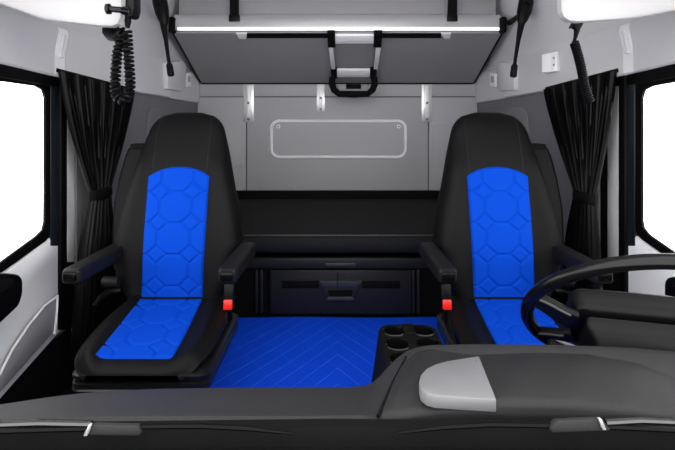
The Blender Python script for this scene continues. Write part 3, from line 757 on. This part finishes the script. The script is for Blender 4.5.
bm = nb(); tube(bm, [P(109, 30, d + .03), P(113, 33, d + .02), P(118, 36, d + .01), P(120, 31, d)], [.022, .026, .018, .007], 10); obj('socket', bm, 'rubber', cc)
d = 1.42
cc = thing('coil_cord', 'black coiled cord hanging nearly straight below the other locker', 'cord', P(590, 104, d), 'coiled cords hanging from above')
bm = nb(); tube(bm, [P(574, 23, d), P(577, 25, d), P(577, 30, d), P(575.5, 37, d), P(574, 42, d)], [.022, .020, .009, .006, .0045], 8); obj('cord_relief', bm, 'rubber', cc)
bm = nb(); coil(bm, smooth([P(574, 42, d), P(578, 55, d), P(582, 72, d), P(585, 88, d), P(590, 102, d)]), .0105, .0042, 26); obj('coil', bm, 'rubber', cc)

# ------------------------------------------------------------------ cup holder console
cp = thing('cup_holder_console', 'black cup holder console standing on the blue mat', 'console', (.23, 1.4, .1))
zt2 = .425
def cring(z, k, kx0): return [Vector((a, b, z)) for a, b in [( .2355 + p + (kx0 if p < 0 else -kx0), 1.40 + q) for p, q in rrect(.098 + k, .215 + k, .045, 6)]]
bm = nb()
def top_poly():
    t = bmesh.new(); return t
rings = [cring(.105, .012, -.03), cring(.28, .006, -.012), cring(zt2 - .012, .0, 0), cring(zt2 - .003, -.003, 0), cring(zt2, -.010, 0), cring(zt2 + .001, -.018, 0)]
vs = loft(bm, rings, cap=False); bm.faces.new(vs[0])
cups = [(.187, 1.555, .036), (.285, 1.555, .036), (.187, 1.463, .037), (.285, 1.463, .037), (.187, 1.372, .036), (.285, 1.372, .036)]
rimv = vs[-1]
# top face with holes
edges = [bm.edges.get((rimv[i], rimv[(i + 1) % len(rimv)])) for i in range(len(rimv))]
for (x, y, r) in cups:
    hv = [bm.verts.new((x + r * math.cos(2 * math.pi * k / 24), y + r * .98 * math.sin(2 * math.pi * k / 24), zt2 + .001)) for k in range(24)]
    edges += [bm.edges.new((hv[k], hv[(k + 1) % 24])) for k in range(24)]
bmesh.ops.triangle_fill(bm, use_beauty=True, use_dissolve=False, edges=edges)
obj('console_body', bm, 'matte', cp)
for (x, y, r) in cups:
    bm = nb(); rings = []
    for rr_, z in ((r + .004, zt2 + .001), (r + .002, zt2 + .004), (r - .001, zt2 + .003), (r - .003, zt2 - .004), (r - .006, zt2 - .06), (.001, zt2 - .06)):
        rings.append([Vector((x + rr_ * math.cos(2 * math.pi * k / 28), y + rr_ * math.sin(2 * math.pi * k / 28), z)) for k in range(28)])
    loft(bm, rings, cap=False); obj('cup_well', bm, 'gloss', cp)
bm = nb(); box(bm, .218, .256, 1.525, 1.592, zt2 - .01, zt2 + .009, .006); k = obj('centre_tray', bm, 'black', cp)
bm = nb(); prism(bm, [Vector((x, y, zt2 + .010)) for x, y in ((.221, 1.578), (.253, 1.578), (.253, 1.586), (.221, 1.586))], (0, 0, .003)); obj('tray_lip', bm, 'shell', k)

# ------------------------------------------------------------------ dashboard
db = thing('dashboard', 'dark grey dashboard across the front, rising towards the steering wheel', 'dashboard', (0, .85, .3))
ST = [(-420, 470, .95, -420, 455, .73), (-200, 432, .95, -200, 436, .72), (-60, 411, .95, -60, 427, .70), (0, 405, .95, 0, 424, .70), (25, 401.2, .95, 25, 422.7, .70), (50, 397.5, .95, 50, 421.5, .70), (80, 394, .95, 80, 420.5, .70), (115, 391.5, .95, 115, 420, .70), (160, 389.7, .95, 160, 420, .70),
      (220, 388.8, .95, 220, 420, .70), (300, 388.2, .95, 300, 420, .70), (350, 388, .95, 346, 419.5, .70), (366, 386.5, .95, 360, 419.3, .70), (374, 383, .945, 367, 419.2, .70), (381, 376.5, .935, 371, 419, .70), (389, 367.5, .92, 375, 419, .70), (398, 358.5, .90, 379, 419, .70), (408, 351.5, .875, 384, 418.8, .70), (420, 347.2, .86, 394, 418.6, .70), (434, 345.4, .85, 410, 418.4, .70),
      (475, 344.6, .85, 475, 418, .70), (540, 345, .85, 540, 418, .70), (600, 346.5, .85, 600, 418, .70), (640, 348.5, .85, 640, 419, .70), (675, 351.5, .85, 675, 420, .70), (740, 358, .85, 740, 424, .70), (900, 385, .85, 900, 440, .70), (1080, 420, .85, 1080, 460, .70)]
bm = nb(); rings = []
for (a, ya, da, b, yb, dbb) in ST:
    r0 = P(a, ya, da); f0 = P(b, yb, dbb)
    r0.x = max(-1.1, min(1.1, r0.x)); f0.x = max(-1.1, min(1.1, f0.x))
    ring = [Vector((f0.x, f0.y - .004, f0.z - .2)), Vector((f0.x, f0.y - .004, f0.z - .012)), Vector((f0.x, f0.y, f0.z - .003)), Vector((f0.x, f0.y + .008, f0.z + .001))]
    for k in (.15, .35, .55, .75, .9):
        p = f0.lerp(r0, k); p.z += .004 * math.sin(math.pi * k); ring.append(p)
    ring += [r0, r0 + Vector((0, .014, -.006)), r0 + Vector((0, .022, -.025)), r0 + Vector((0, .02, -.12)), Vector((r0.x, r0.y - .02, .12)), Vector((f0.x, f0.y, .12))]
    rings.append(ring)
loft(bm, rings); obj('dash_body', bm, 'dash', db, ang=50)
# darker raised panel on the driver's side
UP = [(408, 358, .855), (418, 351, .845), (432, 349, .84), (475, 352.5, .835), (540, 351, .84), (590, 352.5, .84), (640, 360, .83), (675, 371, .82), (760, 392, .81), (900, 430, .80)]
LO = [(380, 418, .69), (388, 417.6, .69), (400, 416.5, .69), (430, 411, .69), (500, 403, .69), (570, 405, .69), (625, 409.5, .69), (675, 417, .69), (760, 432, .69), (900, 455, .69)]
bm = nb()
def both(tab, t):
    x = t * (len(tab) - 1); i = min(int(x), len(tab) - 2); k = x - i; q = [lerp(tab[i][j], tab[i + 1][j], k) for j in range(3)]; return P(*q)
rings = []
for i in range(46):
    t = i / 45; u, l = both(UP, t), both(LO, t); r = [l + Vector((0, .002, -.035)), l + Vector((0, 0, -.008)), l + Vector((0, .005, 0))]
    for k in (.1, .3, .5, .7, .9):
        p = l.lerp(u, k); p.z += .012 * math.sin(math.pi * k); r.append(p)
    r += [u, u + Vector((0, .004, -.004)), u + Vector((0, .004, -.04))]
    rings.append(r)
loft(bm, rings); obj('instrument_cover', bm, 'dashtop', db, 'darker raised cover', ang=40)
bm = nb(); tube(bm, [both(UP, 0) + Vector((-.003, 0, .001)), both(UP, 0).lerp(both(LO, 0), .5) + Vector((-.004, 0, .004)), both(LO, 0) + Vector((-.003, 0, .002))], .003, 6); obj('seam_groove', bm, 'matte', db)
# silver cover with its front face
sil = [(479, 355.5, .80), (496.5, 399, .685), (462, 397, .685), (434, 395, .685), (426, 392.5, .69), (420.5, 388, .70), (418.8, 382, .72), (420.5, 375, .745), (426, 368.5, .765), (435, 364, .78), (446, 361, .79)]
top = [P(*q) for q in sil]
bm = nb(); prism(bm, top, (0, .0, -.020), .0025, 2)
sc_ = obj('silver_cover', bm, 'silver', db, 'silver painted cover')
bm = nb(); a = P(474.5, 358, .795); b = P(489, 396, .70); tube(bm, [a + Vector((0, 0, .0006)), b + Vector((0, 0, .0006))], .0012, 6); obj('cover_seam', bm, 'greyseam', sc_)

# ------------------------------------------------------------------ steering wheel
C = Vector((.629, .945, .724)); TL, YW = .79, -.26
RY = Matrix.Rotation(YW, 3, 'Z'); U = RY @ Vector((0, -math.cos(TL), math.sin(TL))); Nn = RY @ Vector((0, math.sin(TL), math.cos(TL))); E1 = RY @ Vector((1, 0, 0))
sw = thing('steering_wheel', 'black steering wheel on its column, in front of the right seat', 'steering wheel', C)
bm = nb(); torus(bm, C, .231, .0134, E1, U, 96, 16); obj('rim', bm, 'gloss', sw)
def wl(x, u, n=0): return C + E1 * x + U * u + Nn * n
def wheelprism(name, poly, n0, n1, m, bev=.006, parent=sw):
    bm = nb(); prism(bm, [wl(x, u, n0) for x, u in poly], Nn * (n1 - n0), bev, 3); return obj(name, bm, m, parent)
HX = -.050
bm = nb(); rings = []
for n, w, h in ((-.022, .092, .070), (-.017, .098, .076), (.0, .102, .080), (.024, .100, .074), (.030, .094, .066), (.033, .06, .04)):
    rings.append([wl(a + HX, b - .016, n) for a, b in rrect(w, h, .022, 5)])
loft(bm, rings); obj('hub', bm, 'black', sw)
for s in (-1, 1):
    for (x0, u0, x1, u1, w0, w1) in ((.10, .022, .226, .056, .030, .019), (.085, -.055, .198, -.113, .024, .015)):
        bm = nb(); rings = []
        dx = Vector((x1 - x0, u1 - u0)).normalized(); q = Vector((-dx.y, dx.x))
        for t in (0, .25, .5, .75, .95):
            n = lerp(-.024, -.004, sstep(0, 1, t)); w = lerp(w0, w1, t); c = Vector((lerp(x0 - s * HX * -1 if 0 else x0 + s * HX, x1, t), lerp(u0, u1, t)))
            rings.append([wl(s * (c.x + q.x * a), c.y + q.y * a, n + b) for a, b in rrect(w, .009, .007, 3)])
        loft(bm, rings); sk = obj('spoke', bm, 'black', sw)
        bm = nb(); tube(bm, [wl(s * (lerp(x0 + s * HX, x1, t) + q.x * lerp(w0, w1, t) * .9), lerp(u0, u1, t) + q.y * lerp(w0, w1, t) * .9, lerp(-.024, -.004, sstep(0, 1, t)) - .009) for t in (.2, .4, .6, .8, .92)], .0028, 6); obj('spoke_trim', bm, 'trimgrey', sk)  # paler tube stands for the highlight along the spoke edge
# column shroud: rounded hood over a squarer lower cover
col = db
bm = nb(); rings = []
for n, w, h, off in ((-.023, .096, .058, -.016), (-.027, .101, .063, -.016), (-.045, .101, .066, -.020), (-.052, .098, .064, -.022), (-.10, .078, .058, -.034), (-.16, .07, .05, -.05)):
    rings.append([wl(a - .028, b + off, n) for a, b in rrect(w, h, .010, 3)])
loft(bm, rings); obj('column_shroud', bm, 'black', col)
bm = nb(); tube(bm, [wl(-.09, .0, -.09), wl(-.15, .005, -.085), wl(-.2, .02, -.075)], [.009, .007, .009], 8); obj('column_stalk', bm, 'black', col)
bm = nb(); tube(bm, [wl(.09, .0, -.09), wl(.15, .005, -.085), wl(.2, .02, -.075)], [.009, .007, .009], 8); obj('column_stalk', bm, 'black', col)

# ------------------------------------------------------------------ scuttle and wipers in front of the windscreen
ZS = .70
bm = nb(); rings = []
for x in (-1.12, -.6, 0, .6, 1.12):
    k = -.02 * abs(x) ** 2
    rings.append([Vector((x, y, z + (k if z > .1 else 0))) for y, z in ((.30, 0), (.30, .64), (.32, .66), (.45, .69), (.605, ZS - .004), (.612, ZS - .022), (.650, ZS - .024), (.660, ZS - .004), (.674, ZS - .001), (.679, ZS - .012), (.679, 0))])
loft(bm, rings); sp_ = rebase(obj('scuttle_panel', bm, 'scuttle', ang=25), (0, .5, 0)); tag(sp_, 'black scuttle panel along the bottom, under the wipers', 'panel')
def wiper(label, block, arm, blade, flip):
    d = .635
    w = thing('windscreen_wiper', label, 'wiper', P(*block[0], d), 'windscreen wipers')
    bm = nb(); prism(bm, [P(a, b, d) for a, b in block], (0, .012, -.004), .0025); bk = obj('pivot_cover', bm, 'dash', w)
    bm = nb(); tube(bm, [P(a, b, e) for a, b, e in arm], [.0045] * len(arm), 8); obj('arm', bm, 'armgloss', w)
    bm = nb(); pts = [P(a, b, e) for a, b, e in blade]; n = len(pts)
    tube(bm, pts, [.0015] + [.0035] * (n - 2) + [.002], 6); bl = obj('blade', bm, 'rubber', w)
    bm = nb(); c = P((block[0][0] + block[1][0]) / 2, 428, d); 
    e0 = block[1] if not flip else block[0]
    prism(bm, [P(a, b, d - .004) for a, b in ((e0[0] - 3, e0[1] + 1), (e0[0], e0[1] + 1), (e0[0] + (5 if not flip else -4), e0[1] + 12), (e0[0] + (1 if not flip else -8), e0[1] + 12))], (0, .006, 0), .001); obj('cover_edge', bm, 'alu', bk)
wiper('windscreen wiper with its pivot cover in front of the blue-and-black left seat', [(91, 424.5), (138, 425.5), (141, 432), (139, 436.5), (82, 435.5)],
      [(-40, 427.5, .655), (0, 424.5, .65), (40, 423, .645), (92, 424, .64)], [(292, 433.5, .64), (250, 428.5, .645), (200, 426, .645), (150, 426.5, .642), (90, 428.5, .64), (0, 431, .64), (-60, 433, .64)], True)
wiper('windscreen wiper with its pivot cover in front of the steering wheel side', [(557, 420.5), (602, 418.5), (612, 431), (552, 433.5), (550, 428)],
      [(605, 422.5, .64), (640, 420.5, .65), (675, 422, .655), (740, 426, .66)], [(398, 433, .64), (440, 427.5, .645), (490, 424.5, .645), (545, 425.5, .642), (610, 427, .64), (675, 430, .64), (740, 434, .64)], False)

# ------------------------------------------------------------------ light: daylight from a bright overcast sky through windscreen and side windows
w = bpy.data.worlds.new('sky'); S.world = w; w.use_nodes = True
bg = w.node_tree.nodes['Background']; bg.inputs['Color'].default_value = (1, 1, 1.0, 1); bg.inputs['Strength'].default_value = 4.0

cam = bpy.data.cameras.new('camera'); co = bpy.data.objects.new('camera', cam); COL.objects.link(co)
co.location = (0, 0, CH); co.rotation_euler = (math.radians(90), 0, 0)
cam.sensor_fit = 'HORIZONTAL'; cam.sensor_width = 36; cam.lens = F / 675 * 36; cam.shift_y = -(225 - HY) / 675; cam.clip_start = .02
S.camera = co
S.view_settings.view_transform = 'Standard'; S.view_settings.look = 'None'; S.view_settings.gamma = 1; S.view_settings.use_curve_mapping = False
S.view_settings.exposure = 0
S.cycles.max_bounces = 8; S.cycles.transparent_max_bounces = 8
